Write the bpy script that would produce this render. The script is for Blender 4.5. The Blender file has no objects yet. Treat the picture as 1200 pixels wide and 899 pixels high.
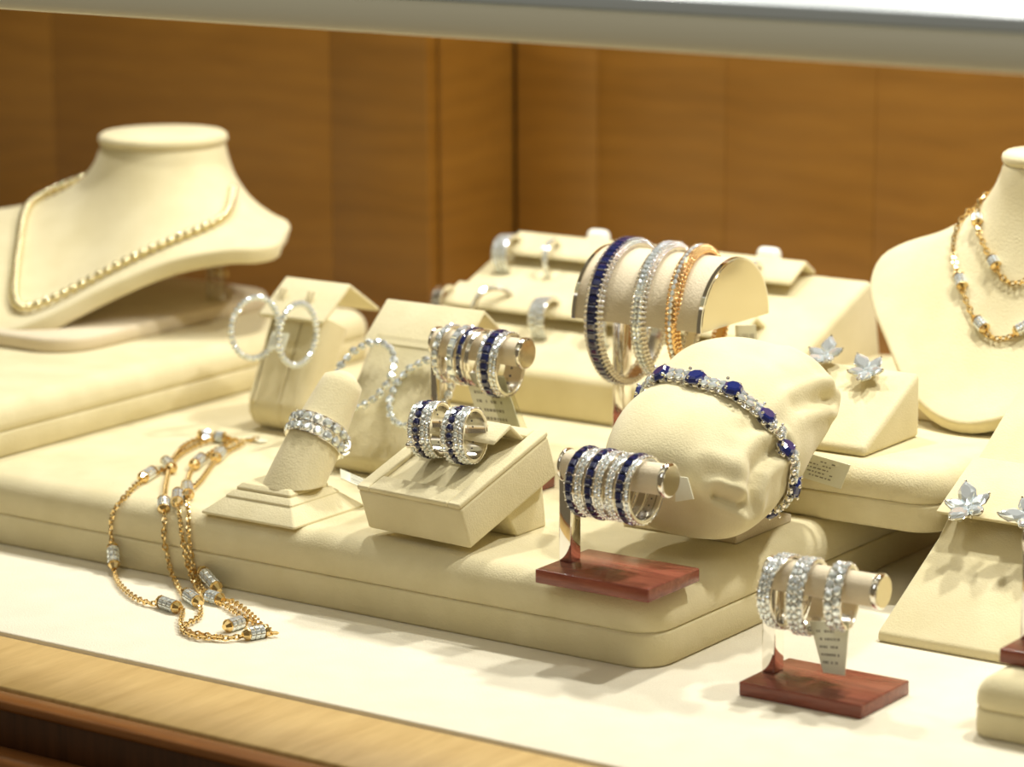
import bpy, bmesh, math, random
from mathutils import Vector as V, Matrix
random.seed(7)
S = bpy.context.scene
COL = S.collection
PI = math.pi

# ------------------------------------------------------------------ camera
cd = bpy.data.cameras.new('camera'); cam = bpy.data.objects.new('camera', cd); COL.objects.link(cam)
r0, r1, r2 = V((0.8186, 0.1142, -0.5629)), V((0.5744, -0.1714, 0.8004)), V((-0.0051, -0.9785, -0.206))
cam.matrix_world = Matrix(((r0[0], -r0[1], -r0[2], 0.5192), (r1[0], -r1[1], -r1[2], -0.7337),
                           (r2[0], -r2[1], -r2[2], 0.3), (0, 0, 0, 1)))
cd.sensor_width = 36; cd.lens = 109.32; cd.clip_start = .05; cd.clip_end = 20
cd.dof.use_dof = True; cd.dof.focus_distance = 1.06; cd.dof.aperture_fstop = 11.0
S.camera = cam

# ------------------------------------------------------------------ world, lights, exposure
w = bpy.data.worlds.new('shop'); S.world = w; w.use_nodes = True
w.node_tree.nodes['Background'].inputs[0].default_value = (1.0, .80, .48, 1)
w.node_tree.nodes['Background'].inputs[1].default_value = .14
def area(loc, target, size, power, color, sy=None):
    l = bpy.data.lights.new('display_or_fill_light', 'AREA'); l.energy = power; l.color = color
    l.shape = 'RECTANGLE' if sy else 'DISK'; l.size = size
    if sy: l.size_y = sy
    o = bpy.data.objects.new('display_or_fill_light', l); COL.objects.link(o); o.location = loc
    o.rotation_euler = (V(target) - V(loc)).to_track_quat('-Z', 'Y').to_euler()
    return o
WARM = (1.0, .99, .93)
area((.02, .36, .53), (.01, .12, 0), .035, 1.75, WARM)
area((-.22, .34, .53), (-.20, .12, 0), .035, 1.6, WARM)
area((-.46, .28, .53), (-.38, .18, 0), .035, 1.05, WARM)
area((.20, .28, .53), (.15, .06, 0), .035, 1.8, WARM)
area((-.05, .035, .205), (-.06, .12, 0), .8, .05, WARM, .02)
area((.1, -.9, .9), (0, 0, .2), .5, 2.0, (.93, .97, 1.0))  # added shop-side fill lamp, out of view, to brighten the rail front
S.view_settings.view_transform = 'Standard'; S.view_settings.look = 'None'
S.view_settings.gamma = 1; S.view_settings.use_curve_mapping = False
S.view_settings.exposure = 0.10

# ------------------------------------------------------------------ materials
def mat(name, col, rough=.5, metal=0, **k):
    m = bpy.data.materials.new(name); m.use_nodes = True
    b = m.node_tree.nodes['Principled BSDF']
    b.inputs['Base Color'].default_value = (*col, 1); b.inputs['Roughness'].default_value = rough
    b.inputs['Metallic'].default_value = metal
    for kk, v in k.items(): b.inputs[kk.replace('_', ' ')].default_value = v
    return m
def nz(m, scale, detail=4, vec=None, dist=0):
    n = m.node_tree.nodes.new('ShaderNodeTexNoise'); n.inputs['Scale'].default_value = scale
    n.inputs['Detail'].default_value = detail; n.inputs['Distortion'].default_value = dist
    if vec: m.node_tree.links.new(vec, n.inputs['Vector'])
    return n
def objvec(m, sc=(1, 1, 1)):
    t = m.node_tree.nodes.new('ShaderNodeTexCoord'); mp = m.node_tree.nodes.new('ShaderNodeMapping')
    mp.inputs['Scale'].default_value = sc; m.node_tree.links.new(t.outputs['Object'], mp.inputs['Vector'])
    return mp.outputs['Vector']
def ramp(m, fac, stops):
    r = m.node_tree.nodes.new('ShaderNodeValToRGB'); e = r.color_ramp.elements
    while len(e) < len(stops): e.new(.5)
    for i, (p, c) in enumerate(stops): e[i].position = p; e[i].color = (*c, 1)
    m.node_tree.links.new(fac, r.inputs[0]); return r.outputs[0]
def bump(m, h, strength, dist=.001):
    b = m.node_tree.nodes.new('ShaderNodeBump'); b.inputs['Strength'].default_value = strength
    b.inputs['Distance'].default_value = dist
    m.node_tree.links.new(h, b.inputs['Height'])
    m.node_tree.links.new(b.outputs[0], m.node_tree.nodes['Principled BSDF'].inputs['Normal'])
def setcol(m, out): m.node_tree.links.new(out, m.node_tree.nodes['Principled BSDF'].inputs['Base Color'])
def suede(name, a, b):
    m = mat(name, a, .9); v = objvec(m)
    n = nz(m, 60, 5, v); setcol(m, ramp(m, n.outputs[0], [(.3, a), (.7, b)]))
    f = nz(m, 1400, 3, v); bump(m, f.outputs[0], .35, .0006)
    p = m.node_tree.nodes['Principled BSDF']
    p.inputs['Sheen Weight'].default_value = .25; p.inputs['Sheen Roughness'].default_value = .5
    p.inputs['Specular IOR Level'].default_value = .15
    return m
SUEDE = suede('cream_suede', (.67, .585, .345), (.75, .665, .42))
SUEDE2 = suede('tan_suede', (.66, .56, .39), (.73, .63, .45))
DECKM = suede('deck_fabric', (.80, .73, .56), (.84, .78, .61))
def wood(name, dark, light, scale, stretch, rough=.35, rnd=.0, bumpy=.1):
    m = mat(name, dark, rough); v = objvec(m, stretch)
    n = nz(m, scale, 6, v, .6); n2 = nz(m, scale * 7, 3, v)
    mx = m.node_tree.nodes.new('ShaderNodeMath'); mx.operation = 'MULTIPLY_ADD'
    m.node_tree.links.new(n2.outputs[0], mx.inputs[0]); mx.inputs[1].default_value = .35
    m.node_tree.links.new(n.outputs[0], mx.inputs[2])
    c = ramp(m, mx.outputs[0], [(.45, dark), (.9, light)])
    if rnd:
        oi = m.node_tree.nodes.new('ShaderNodeObjectInfo'); h = m.node_tree.nodes.new('ShaderNodeHueSaturation')
        mr = m.node_tree.nodes.new('ShaderNodeMapRange'); mr.inputs[3].default_value = 1 - rnd; mr.inputs[4].default_value = 1 + rnd
        m.node_tree.links.new(oi.outputs['Random'], mr.inputs[0]); m.node_tree.links.new(mr.outputs[0], h.inputs['Value'])
        m.node_tree.links.new(c, h.inputs['Color']); c = h.outputs[0]
    setcol(m, c); bump(m, mx.outputs[0], bumpy, .0004)
    return m
def ripple(m):
    nt = m.node_tree; b = nt.nodes['Principled BSDF']; src = b.inputs['Base Color'].links[0].from_socket
    wv = nt.nodes.new('ShaderNodeTexWave'); wv.bands_direction = 'Z'; wv.inputs['Scale'].default_value = 26; wv.inputs['Distortion'].default_value = 9
    wv.inputs['Detail'].default_value = 2; wv.inputs['Detail Scale'].default_value = .6; nt.links.new(objvec(m, (.5, .5, 1)), wv.inputs['Vector'])
    mr = nt.nodes.new('ShaderNodeMapRange'); mr.inputs[3].default_value = .955; mr.inputs[4].default_value = 1.045; nt.links.new(wv.outputs['Fac'], mr.inputs[0])
    h = nt.nodes.new('ShaderNodeHueSaturation'); nt.links.new(mr.outputs[0], h.inputs['Value']); nt.links.new(src, h.inputs['Color']); setcol(m, h.outputs[0])
VENEER = wood('figured_veneer', (.20, .084, .008), (.27, .12, .015), 5, (1.0, 1.0, 5), .4, .05)
ripple(VENEER)
LEDGE = wood('pale_ledge_wood', (.48, .31, .105), (.62, .43, .17), 12, (30, 2, 2), .4)
for nd in LEDGE.node_tree.nodes:
    if nd.type == 'MAPPING': nd.inputs['Scale'].default_value = (14, 1.5, 2)
MOLD = wood('brown_moulding_wood', (.20, .07, .016), (.32, .125, .03), 20, (2, 20, 20), .3)
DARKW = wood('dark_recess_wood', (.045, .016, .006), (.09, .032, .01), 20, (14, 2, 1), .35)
MAROON = wood('maroon_wood', (.14, .030, .018), (.30, .085, .05), 18, (2, 14, 14), .22)
SILVER = mat('white_gold', (.86, .83, .76), .16, 1)
CHROME = mat('chrome', (.85, .82, .76), .06, 1)
GOLD = mat('yellow_gold', (.84, .63, .30), .18, 1)
PALEGOLD = mat('pale_gold', (.86, .76, .46), .2, 1)
ROSE = mat('rose_gold', (.90, .60, .28), .2, 1)
def gemmat(name, c, metal, emit=None):
    m = mat(name, c, .07, metal); p = m.node_tree.nodes['Principled BSDF']
    p.inputs['Coat Weight'].default_value = 1; p.inputs['Coat Roughness'].default_value = .02
    p.inputs['Specular IOR Level'].default_value = 1
    return m
DIAM = gemmat('diamond', (.90, .97, 1.0), .65)
SAPH = gemmat('sapphire', (.003, .010, .085), .0)
SAPHB = gemmat('bright_sapphire', (.003, .014, .14), 0)
ENDCAP = mat('brushed_cap', (.72, .64, .46), .14, .95)
WHITE = mat('white_top', (.60, .66, .68), .35)
RAIL = mat('cream_rail', (.86, .82, .62), .45)
PAPER = mat('tag_paper', (.80, .79, .62), .55)
PAPERP = mat('tag_print', (.80, .79, .62), .55)
_v = objvec(PAPERP, (1, 1, 1)); _n = nz(PAPERP, 1300, 1, _v)
setcol(PAPERP, ramp(PAPERP, _n.outputs[0], [(.44, (.25, .23, .17)), (.52, (.80, .79, .62))]))
INK = mat('tag_ink', (.26, .24, .18), .7)
PEGM = mat('white_peg', (.85, .84, .74), .5)
def clear(name, tint):
    m = bpy.data.materials.new(name); m.use_nodes = True; nt = m.node_tree; nt.nodes.clear()
    o = nt.nodes.new('ShaderNodeOutputMaterial'); mx = nt.nodes.new('ShaderNodeMixShader')
    t = nt.nodes.new('ShaderNodeBsdfTransparent'); g = nt.nodes.new('ShaderNodeBsdfGlossy')
    lw = nt.nodes.new('ShaderNodeLayerWeight'); lw.inputs[0].default_value = .35
    t.inputs[0].default_value = (*tint, 1); g.inputs['Roughness'].default_value = .08
    nt.links.new(lw.outputs['Facing'], mx.inputs[0]); nt.links.new(t.outputs[0], mx.inputs[1]); nt.links.new(g.outputs[0], mx.inputs[2])
    nt.links.new(mx.outputs[0], o.inputs[0]); return m
ACRYL = clear('clear_acrylic', (.90, .90, .84))

# ------------------------------------------------------------------ helpers
def thing(name, label, cat, loc=(0, 0, 0), group=None, rz=0):
    o = bpy.data.objects.new(name, None); COL.objects.link(o); o.location = loc; o.rotation_euler = (0, 0, rz)
    o.empty_display_size = .01
    o['label'] = label; o['category'] = cat
    if group: o['group'] = group
    return o
def mtx(o):
    m = Matrix.LocRotScale(o.location, o.rotation_euler, None)
    return mtx(o.parent) @ m if o.parent else m
class MB:
    def __init__(s): s.v = []; s.f = []
    def add(s, vs, fs):
        k = len(s.v); s.v += [V(p) for p in vs]; s.f += [[i + k for i in f] for f in fs]
    def box(s, a, b):
        x0, y0, z0 = a; x1, y1, z1 = b
        s.add([(x0,y0,z0),(x1,y0,z0),(x1,y1,z0),(x0,y1,z0),(x0,y0,z1),(x1,y0,z1),(x1,y1,z1),(x0,y1,z1)],
              [(3,2,1,0),(4,5,6,7),(0,1,5,4),(1,2,6,5),(2,3,7,6),(3,0,4,7)])
    def rings(s, rs, cap0=True, cap1=True, closed=True):
        n = len(rs[0]); vs = [p for r in rs for p in r]; fs = []
        for i in range(len(rs) - 1):
            for j in range(n if closed else n - 1):
                fs.append((i*n+j, i*n+(j+1) % n, (i+1)*n+(j+1) % n, (i+1)*n+j))
        if cap0: fs.append(tuple(range(n))[::-1])
        if cap1: fs.append(tuple((len(rs)-1)*n+j for j in range(n)))
        s.add(vs, fs)
    def slab(s, x0, x1, y0, y1, prof, rc=.004, seg=5):
        """rounded rectangle loft; prof = [(inset, z), ...] bottom to top"""
        rs = []
        for ins, z in prof:
            r = max(rc - ins, .0002); ring = []
            for cx, cy, a0 in ((x1-ins-r, y1-ins-r, 0), (x0+ins+r, y1-ins-r, 90), (x0+ins+r, y0+ins+r, 180), (x1-ins-r, y0+ins+r, 270)):
                for k in range(seg + 1):
                    a = math.radians(a0 + 90*k/seg); ring.append((cx + r*math.cos(a), cy + r*math.sin(a), z))
            rs.append(ring)
        s.rings(rs)
    def cyl(s, a, b, r, r2=None, n=24, bev=0):
        a, b = V(a), V(b); r2 = r if r2 is None else r2; d = (b - a).normalized()
        u = d.orthogonal().normalized(); w_ = d.cross(u)
        pr = [(0, r - bev), (bev, r), ((b-a).length - bev, r2), ((b-a).length, r2 - bev)] if bev else [(0, r), ((b-a).length, r2)]
        s.rings([[a + d*t + (u*math.cos(2*PI*k/n) + w_*math.sin(2*PI*k/n))*q for k in range(n)] for t, q in pr])
    def torus(s, c, axis, R, r, n=24, m=8, sx=1, ex=None):
        """sx scales tube along the axis; ex = (e1, e2, k) oval"""
        ax = V(axis).normalized(); u = ax.orthogonal().normalized() if ex is None else V(ex).normalized(); w_ = ax.cross(u); c = V(c)
        vs = []; fs = []
        for i in range(n):
            a = 2*PI*i/n; d = u*math.cos(a) + w_*math.sin(a)
            for j in range(m):
                b = 2*PI*j/m; vs.append(c + d*(R + r*math.cos(b)) + ax*(r*sx*math.sin(b)))
        for i in range(n):
            for j in range(m): fs.append((i*m+j, ((i+1) % n)*m+j, ((i+1) % n)*m+(j+1) % m, i*m+(j+1) % m))
        s.add(vs, fs)
    def band(s, c, axis, Ri, Ro, hw, n=48):
        ax = V(axis).normalized(); u = ax.orthogonal().normalized(); w_ = ax.cross(u); c = V(c)
        vs = []; fs = []
        pr = [(Ri, -hw), (Ro, -hw), (Ro, hw), (Ri, hw)]
        for i in range(n):
            a = 2*PI*i/n; d = u*math.cos(a) + w_*math.sin(a)
            for R, h in pr: vs.append(c + d*R + ax*h)
        for i in range(n):
            for j in range(4): fs.append((i*4+j, ((i+1) % n)*4+j, ((i+1) % n)*4+(j+1) % 4, i*4+(j+1) % 4))
        s.add(vs, fs)
    def ball(s, c, r, n=6, m=4, sc=(1, 1, 1)):
        c = V(c); vs = [c + V((0, 0, r*sc[2]))]; fs = []
        for i in range(1, m):
            t = PI*i/m
            for j in range(n):
                a = 2*PI*j/n; vs.append(c + V((r*sc[0]*math.sin(t)*math.cos(a), r*sc[1]*math.sin(t)*math.sin(a), r*sc[2]*math.cos(t))))
        vs.append(c - V((0, 0, r*sc[2])))
        for j in range(n): fs.append((0, 1+j, 1+(j+1) % n)); fs.append((len(vs)-1, 1+(m-2)*n+(j+1) % n, 1+(m-2)*n+j))
        for i in range(m - 2):
            for j in range(n): fs.append((1+i*n+j, 1+(i+1)*n+j, 1+(i+1)*n+(j+1) % n, 1+i*n+(j+1) % n))
        s.add(vs, fs)
    def gem(s, p, nrm, tan, w_, l, h, n=8, marq=0, step=False):
        """faceted stone: girdle w_ x l, table on top, point below"""
        nrm = V(nrm).normalized(); t = V(tan); t = (t - nrm*t.dot(nrm)).normalized(); b = nrm.cross(t); p = V(p)
        j = random.uniform(-.2, .2); nn = (nrm + t*j + b*random.uniform(-.2, .2)).normalized()
        def ring(k, z, off=0):
            out = []
            for i in range(n):
                a = 2*PI*(i + off)/n
                x, y = math.cos(a), math.sin(a)
                if n == 4: a = 2*PI*(i + .5)/4; x, y = math.cos(a)*1.414, math.sin(a)*1.414
                if marq: y *= (1 - abs(x)**1.6*.55)
                out.append(p + t*(x*l/2*k) + b*(y*w_/2*k) + nn*z)
            return out
        if step: rs = [ring(.45, -h*.6), ring(1, -h*.1), ring(1, 0), ring(.82, h*.3), ring(.6, h*.42)]
        else: rs = [ring(.12, -h*.8), ring(1, 0), ring(.8, h*.25, .5 if n > 4 else 0), ring(.52, h*.4)]
        s.rings(rs)
    def prism(s, poly, x0, x1):
        """poly of (y, z), extruded along x"""
        s.rings([[(x0, y, z) for y, z in poly], [(x1, y, z) for y, z in poly]])
    def build(s, name, m, parent=None, smooth=False, world=True, kind=None, bevel=0, label=None, seg=3):
        me = bpy.data.meshes.new(name)
        vs = s.v
        if parent is not None and world:
            inv = mtx(parent).inverted(); vs = [inv @ p for p in vs]
        me.from_pydata([tuple(p) for p in vs], [], s.f)
        bm = bmesh.new(); bm.from_mesh(me)
        bmesh.ops.recalc_face_normals(bm, faces=bm.faces)
        if bevel:
            es = [e for e in bm.edges if len(e.link_faces) == 2 and e.calc_face_angle(0) > .45]
            bmesh.ops.bevel(bm, geom=es, offset=bevel, segments=seg, profile=.5, affect='EDGES', clamp_overlap=True)
        bm.to_mesh(me); bm.free()
        me.materials.append(m)
        if smooth or bevel:
            me.polygons.foreach_set('use_smooth', [True]*len(me.polygons))
            me.set_sharp_from_angle(angle=math.radians(50))
        o = bpy.data.objects.new(name, me); COL.objects.link(o)
        if parent is not None: o.parent = parent
        if kind: o['kind'] = kind
        if label: o['label'] = label
        return o
def cr(pts, n):
    """catmull-rom through pts, n samples evenly spaced by length"""
    P = [V(p) for p in pts]; P = [P[0]*2 - P[1]] + P + [P[-1]*2 - P[-2]]; out = []
    for i in range(1, len(P) - 2):
        for k in range(24):
            t = k/24; a, b, c, d = P[i-1:i+3]
            out.append(.5*((2*b) + (c-a)*t + (2*a-5*b+4*c-d)*t*t + (3*b-a-3*c+d)*t**3))
    out.append(P[-2]); L = [0]
    for i in range(1, len(out)): L.append(L[-1] + (out[i]-out[i-1]).length)
    res = []; j = 0
    for k in range(n):
        s = L[-1]*k/(n-1)
        while j < len(L) - 2 and L[j+1] < s: j += 1
        f = (s - L[j])/max(L[j+1]-L[j], 1e-9); res.append(out[j].lerp(out[j+1], min(max(f, 0), 1)))
    return res, L[-1]
def chain(m, pts, pitch=.0021, r=.00042, R=.00105, up=(0, 0, 1)):
    _, L = cr(pts, 3); n = max(3, int(L/pitch)); P, _ = cr(pts, n)
    for i in range(n):
        t = (P[min(i+1, n-1)] - P[max(i-1, 0)]).normalized(); s = t.cross(V(up)).normalized(); q = s.cross(t)
        ax = (s*.75 + q*.65) if i % 2 else (q*.75 - s*.65)
        ax = ax.normalized(); k = len(m.v); m.torus(P[i], ax, R, r, 8, 4, 1, t)
        for a in range(k, len(m.v)):
            d = m.v[a] - P[i]; m.v[a] = P[i] + d + t*d.dot(t)*.35
def prof(z0, z1, rt, rb=.001, n=5):
    return [(rb, z0), (0, z0 + rb)] + [(rt*(1 - math.cos(PI/2*k/n)), z1 - rt + rt*math.sin(PI/2*k/n)) for k in range(n + 1)]
T = .026            # top of the low tray
RT = .048           # top of the risers

# ------------------------------------------------------------------ setting
def struct(name, m, mt, **k):
    o = m.build(name, mt, None, **k); o['kind'] = 'structure'; return o
m = MB(); m.box((-.95, 0, -.012), (.42, .56, 0)); struct('floor', m, DECKM, bevel=.0008)
m = MB(); m.box((-.95, -.0425, -.03), (.42, -.0004, -.0012)); struct('trim_1', m, LEDGE, bevel=.001)
m = MB(); m.box((-.95, -.0535, -.0050), (.42, -.0442, -.0015)); struct('trim_2', m, MOLD, bevel=.0015)
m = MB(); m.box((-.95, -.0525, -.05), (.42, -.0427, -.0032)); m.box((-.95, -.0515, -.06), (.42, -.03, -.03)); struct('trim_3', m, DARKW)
m = MB(); m.box((-.95, -.066, -.034), (.42, -.0525, -.0155)); struct('trim_4', m, MOLD, bevel=.004)
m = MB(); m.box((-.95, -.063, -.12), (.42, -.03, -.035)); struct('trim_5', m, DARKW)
def panelled(name, boards, base):
    """structural wall with one veneer board per child"""
    m = MB(); m.box(*base); o = struct(name, m, DARKW)
    for a, b in boards:
        q = MB(); q.box(a, b); q.build('veneer_panel', VENEER, o, bevel=.0002)
    return o
xs = [-.95, -.735, -.585, -.4045, -.347]
panelled('wall_left', [((xs[i] + .0001, .43, -.01), (xs[i+1] - .0001, .438, .5)) for i in range(4)], ((-.95, .436, -.01), (-.3475, .446, .5)))
panelled('wall_return', [((-.350, .4385, -.01), (-.345, .4975, .5))], ((-.356, .4465, -.01), (-.3495, .51, .5)))
xs = [-.3435, -.2965, -.225, -.1465, -.06, .03, .15, .42]
panelled('wall_back', [((xs[i] + .0001, .498, -.01), (xs[i+1] - .0001, .506, .5)) for i in range(7)], ((-.349, .505, -.01), (.42, .515, .5)))
# top rail of the case with its white shelf
m = MB(); m.slab(-.95, .42, .0, .03, [(.003, .2115), (.0012, .2122), (.0002, .214), (0, .2165), (.0003, .219), (.0014, .2215), (.003, .2225)], .0035)
struct('trim_6', m, RAIL, smooth=True)
m = MB(); m.box((-.95, .0015, .2222), (.42, .102, .2262)); struct('trim_7', m, WHITE, bevel=.0008)

# ------------------------------------------------------------------ low tray and risers: two padded halves with a seam
def tray(name, label, x0, x1, y0, y1, z0, z1, cat, group=None, rc=.012):
    t = thing(name, label, cat, ((x0+x1)/2, (y0+y1)/2, z0), group)
    zm = z0 + (z1 - z0)*.46
    m = MB(); m.slab(x0, x1, y0, y1, prof(z0, zm, .0012, .0012), rc, 8); m.build('lower_pad', SUEDE, t, True)
    m = MB(); m.slab(x0, x1, y0, y1, prof(zm, z1, min(.0085, (z1-zm)*.72), .001, 7), rc, 8); m.build('upper_pad', SUEDE, t, True)
    return t
tray('display_tray', 'large low cream suede tray carrying most of the rings', -.62, 0, .0838, .386, 0, T, 'tray')
tray('display_riser', 'cream riser under the gold necklace bust at the left', -.75, -.3125, .09, .345, T + .0002, RT, 'riser')
m_r = tray('display_riser.001', 'cream riser under the flower stud block, its end overhanging the big tray', -.085, .0405, .2005, .386, T + .0002, RT, 'riser')
tray('display_cushion', 'small cream padded block cut off by the lower right corner', .1135, .26, .0835, .151, 0, .0195, 'display block', None, .006)

# ------------------------------------------------------------------ busts
def bust(name, label, B, w_, rn, yn, zn, ys, zs, th, side, bend=.8, outline=None):
    t = thing(name, label, 'display bust', (B[0], B[1] + yn, RT))
    half = [(0, ys+.024, zs+.008), (.45*w_, ys+.023, zs+.006), (.82*w_, ys+.016, zs+.002), (.985*w_, ys+.004, zs), (w_, ys-.010, zs-.003),
            ] + [(a*w_, b*ys, c*zs) for a, b, c in side] + [(0, 0, 0)]
    if outline: half = outline
    loop = half[:-1] + [(-x, y, z) for x, y, z in half[::-1]][:-1]
    n = 72; P = [V(p) for p in loop]; L = len(P); O = []
    for k in range(n):
        s = k*L/n; i = int(s); f = s - i; a, b, c, d = P[(i-1) % L], P[i], P[(i+1) % L], P[(i+2) % L]
        O.append(.5*((2*b) + (c-a)*f + (2*a-5*b+4*c-d)*f*f + (3*b-a-3*c+d)*f**3))
    N = []
    for k in range(n):
        d = V((O[k].x*.55, O[k].y - (ys - .005), 0)).normalized(); N.append(V((d.x*rn, yn + d.y*rn, zn)))
    def surf(k, v):
        a, c = N[k % n], O[k % n]
        q = V((a.x*.86 + c.x*.14, a.y*.86 + c.y*.14, a.z*(1-bend) + c.z*bend))
        p = a*(1-v)**2 + q*2*v*(1-v) + c*v*v
        return V(B) + p
    m = MB(); m.rings([[surf(k, v/14) for k in range(n)] for v in range(15)], False, False)
    o = m.build('bust_shell', SUEDE2 if 0 else SUEDE, t, True)
    sd = o.modifiers.new('thick', 'SOLIDIFY'); sd.thickness = th; sd.offset = -1
    bv = o.modifiers.new('soft', 'BEVEL'); bv.width = .0022; bv.segments = 3; bv.limit_method = 'ANGLE'; bv.angle_limit = math.radians(50)
    # check the normals point outwards so that the shell thickens inwards
    if o.data.polygons[n*7 + n//2].normal.z < 0: o.data.flip_normals()
    c = V(B) + V((0, yn, zn)); m = MB()
    m.rings([[(c.x + (rn*1.045 - i)*math.cos(2*PI*k/48), c.y + (rn*1.045 - i)*math.sin(2*PI*k/48), c.z + z) for k in range(48)]
             for i, z in [(.0015, -.0005), (.0003, .0005), (0, .002), (.0005, .0035), (.002, .0045)]])
    m.build('neck_cap', SUEDE, t, True)
    return t, surf, n, o
BL = (-.398, .19, .0537)
tl, surfL, nL, shellL = bust('necklace_bust', 'wide cream bust at the left wearing a pale gold link necklace', BL, .087, .0275, .112, .0675, .085, .030, .0075, [], .8,
  [(0, .150, .033), (.030, .146, .033), (.057, .130, .034), (.074, .106, .0335), (.0845, .089, .033), (.0835, .076, .0325), (.074, .065, .0325), (.054, .050, .0275), (.034, .029, .0165), (.0155, .0075, .004), (0, 0, 0)])
m = MB(); m.slab(-.49, -.353, .187, .33, prof(RT, RT + .0065, .002), .02, 8); m.build('base_plate', SUEDE2, tl, True)
for x in (-.3615, -.46):
    m = MB(); m.cyl((x, .293, RT + .006), (x, .293, .080), .0042, n=20)
    m.build('support_leg', ACRYL, tl, True, label='clear acrylic support leg')
BR = (.0185, .2595, .0530)
tr, surfR, nR, shellR = bust('necklace_bust.001', 'cream bust at the right edge wearing a double gold chain', BR, .065, .0180, .072, .0865, .075, .040, .006, [], .72,
  [(0, .098, .056), (.022, .094, .056), (.042, .083, .0555), (.056, .072, .053), (.0645, .060, .048), (.0645, .050, .040), (.0575, .039, .0315), (.045, .027, .0216), (.029, .0122, .0098), (.0145, .0034, .0028), (0, 0, 0)])
m = MB(); m.slab(-.030, .038, .2740, .345, prof(RT, RT + .0085, .002), .004); m.build('base_plate', SUEDE2, tr, True)

# necklace on the left bust: a string of round gold links
def kidx(n, f): return f*n
def sp(surf, n, kf, v, off=.0012):
    k = int(math.floor(kf)); f = kf - k
    p = surf(k, v)*(1-f) + surf(k+1, v)*f
    du = surf(k+2, v) - surf(k-1, v); dv = surf(k, min(v+.03, 1)) - surf(k, v-.03)
    nn = du.cross(dv).normalized()
    if nn.z < 0: nn = -nn
    return p + nn*off
t = thing('gold_necklace', 'pale gold link necklace lying round the shoulders of the left bust', 'necklace', (BL[0], BL[1] + .02, RT + .01))
pts = []
for i in range(41):
    f = i/40; a = abs(f - .5)*2                     # 0 at the chest, 1 at the nape
    kf = 36 + (f - .5)*2*21.0
    v = .87 - .20*a**1.2 - .26*a**5 + (.22*a*(1-a) if f < .5 else 0)
    pts.append(sp(surfL, nL, kf, v, .0025))
for _ in range(5): pts = [pts[0]] + [(pts[i-1] + pts[i]*2 + pts[i+1])/4 for i in range(1, 40)] + [pts[-1]]
P, L = cr(pts, 60); m = MB(); mb = MB()
for i in range(60):
    tg = (P[min(i+1, 59)] - P[max(i-1, 0)]).normalized()
    m.ball(P[i], .0021, 8, 5)
    mb.torus((P[i] + P[min(i+1, 59)])/2, tg, .0006, .0004, 10, 4)
q = MB(); q.ball((-.3660, .30, .0655), .0028, 10, 6, (1.3, 1, .7)); q.torus((-.3625, .30, .0655), (0, 1, 0), .0017, .0004, 14, 5); q.torus((-.3698, .30, .0660), (0, 1, 0), .0017, .0004, 14, 5)
for i in range(9): q.torus((-.3698 - .0006*i, .30, .0682 + .0024*i), (i % 2, 1 - i % 2, .1), .0013, .0004, 10, 4)
q.build('clasp', GOLD, t, True)
m.build('gold_links', PALEGOLD, t, True, kind='stuff'); mb.build('link_rims', PALEGOLD, t, True, kind='stuff')

def station(parent, a, b, r=.0021):
    """pave-set barrel bead from a to b"""
    a, b = V(a), V(b); d = (b-a).normalized(); L = (b-a).length
    g = MB(); g.cyl(a + d*L*.14, b - d*L*.14, r*.86, n=8)
    for e, s_ in ((a, 1), (b, -1)):
        g.cyl(e + d*s_*L*.02, e + d*s_*L*.16, r*.45, r*.92, n=8); g.cyl(e + d*s_*L*.16, e + d*s_*L*.21, r*1.02, n=10)
    u = d.orthogonal().normalized(); w_ = d.cross(u); k = MB()
    for i in range(8):
        c = 2*PI*(i+.5)/8; nn = u*math.cos(c) + w_*math.sin(c)
        for j in range(3):
            k.gem(a + d*L*(.32 + .18*j) + nn*r*.86, nn, d, r*.62, L*.17, r*.35, 4)
    s_ = g.build('station_bead', GOLD, parent)
    k.build('diamonds', DIAM, s_)
# double chain on the right bust
t = thing('station_necklace', 'double gold chain with diamond stations on the right bust', 'necklace', (BR[0], BR[1] + .02, RT + .015))
m = MB()
for v0, drop, lean in ((.60, .0, 27), (.38, .0, 28)):
    pts = [sp(surfR, nR, 36 + (i/20 - 1)*lean, v0 - .18*abs(i/20 - 1)**1.6*(v0/.7), .0012) for i in range(41)]
    chain(m, pts, .0023, .00038, .0010)
    for fr in ((.20, .30, .44, .56, .70) if v0 > .5 else (.22, .40, .60, .78)):
        q, L = cr(pts, 200); i = int(fr*199); station(t, q[i-5] + V((0, 0, .001)), q[i+5] + V((0, 0, .001)), .0023)
m.build('chain', GOLD, t, kind='stuff')

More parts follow.
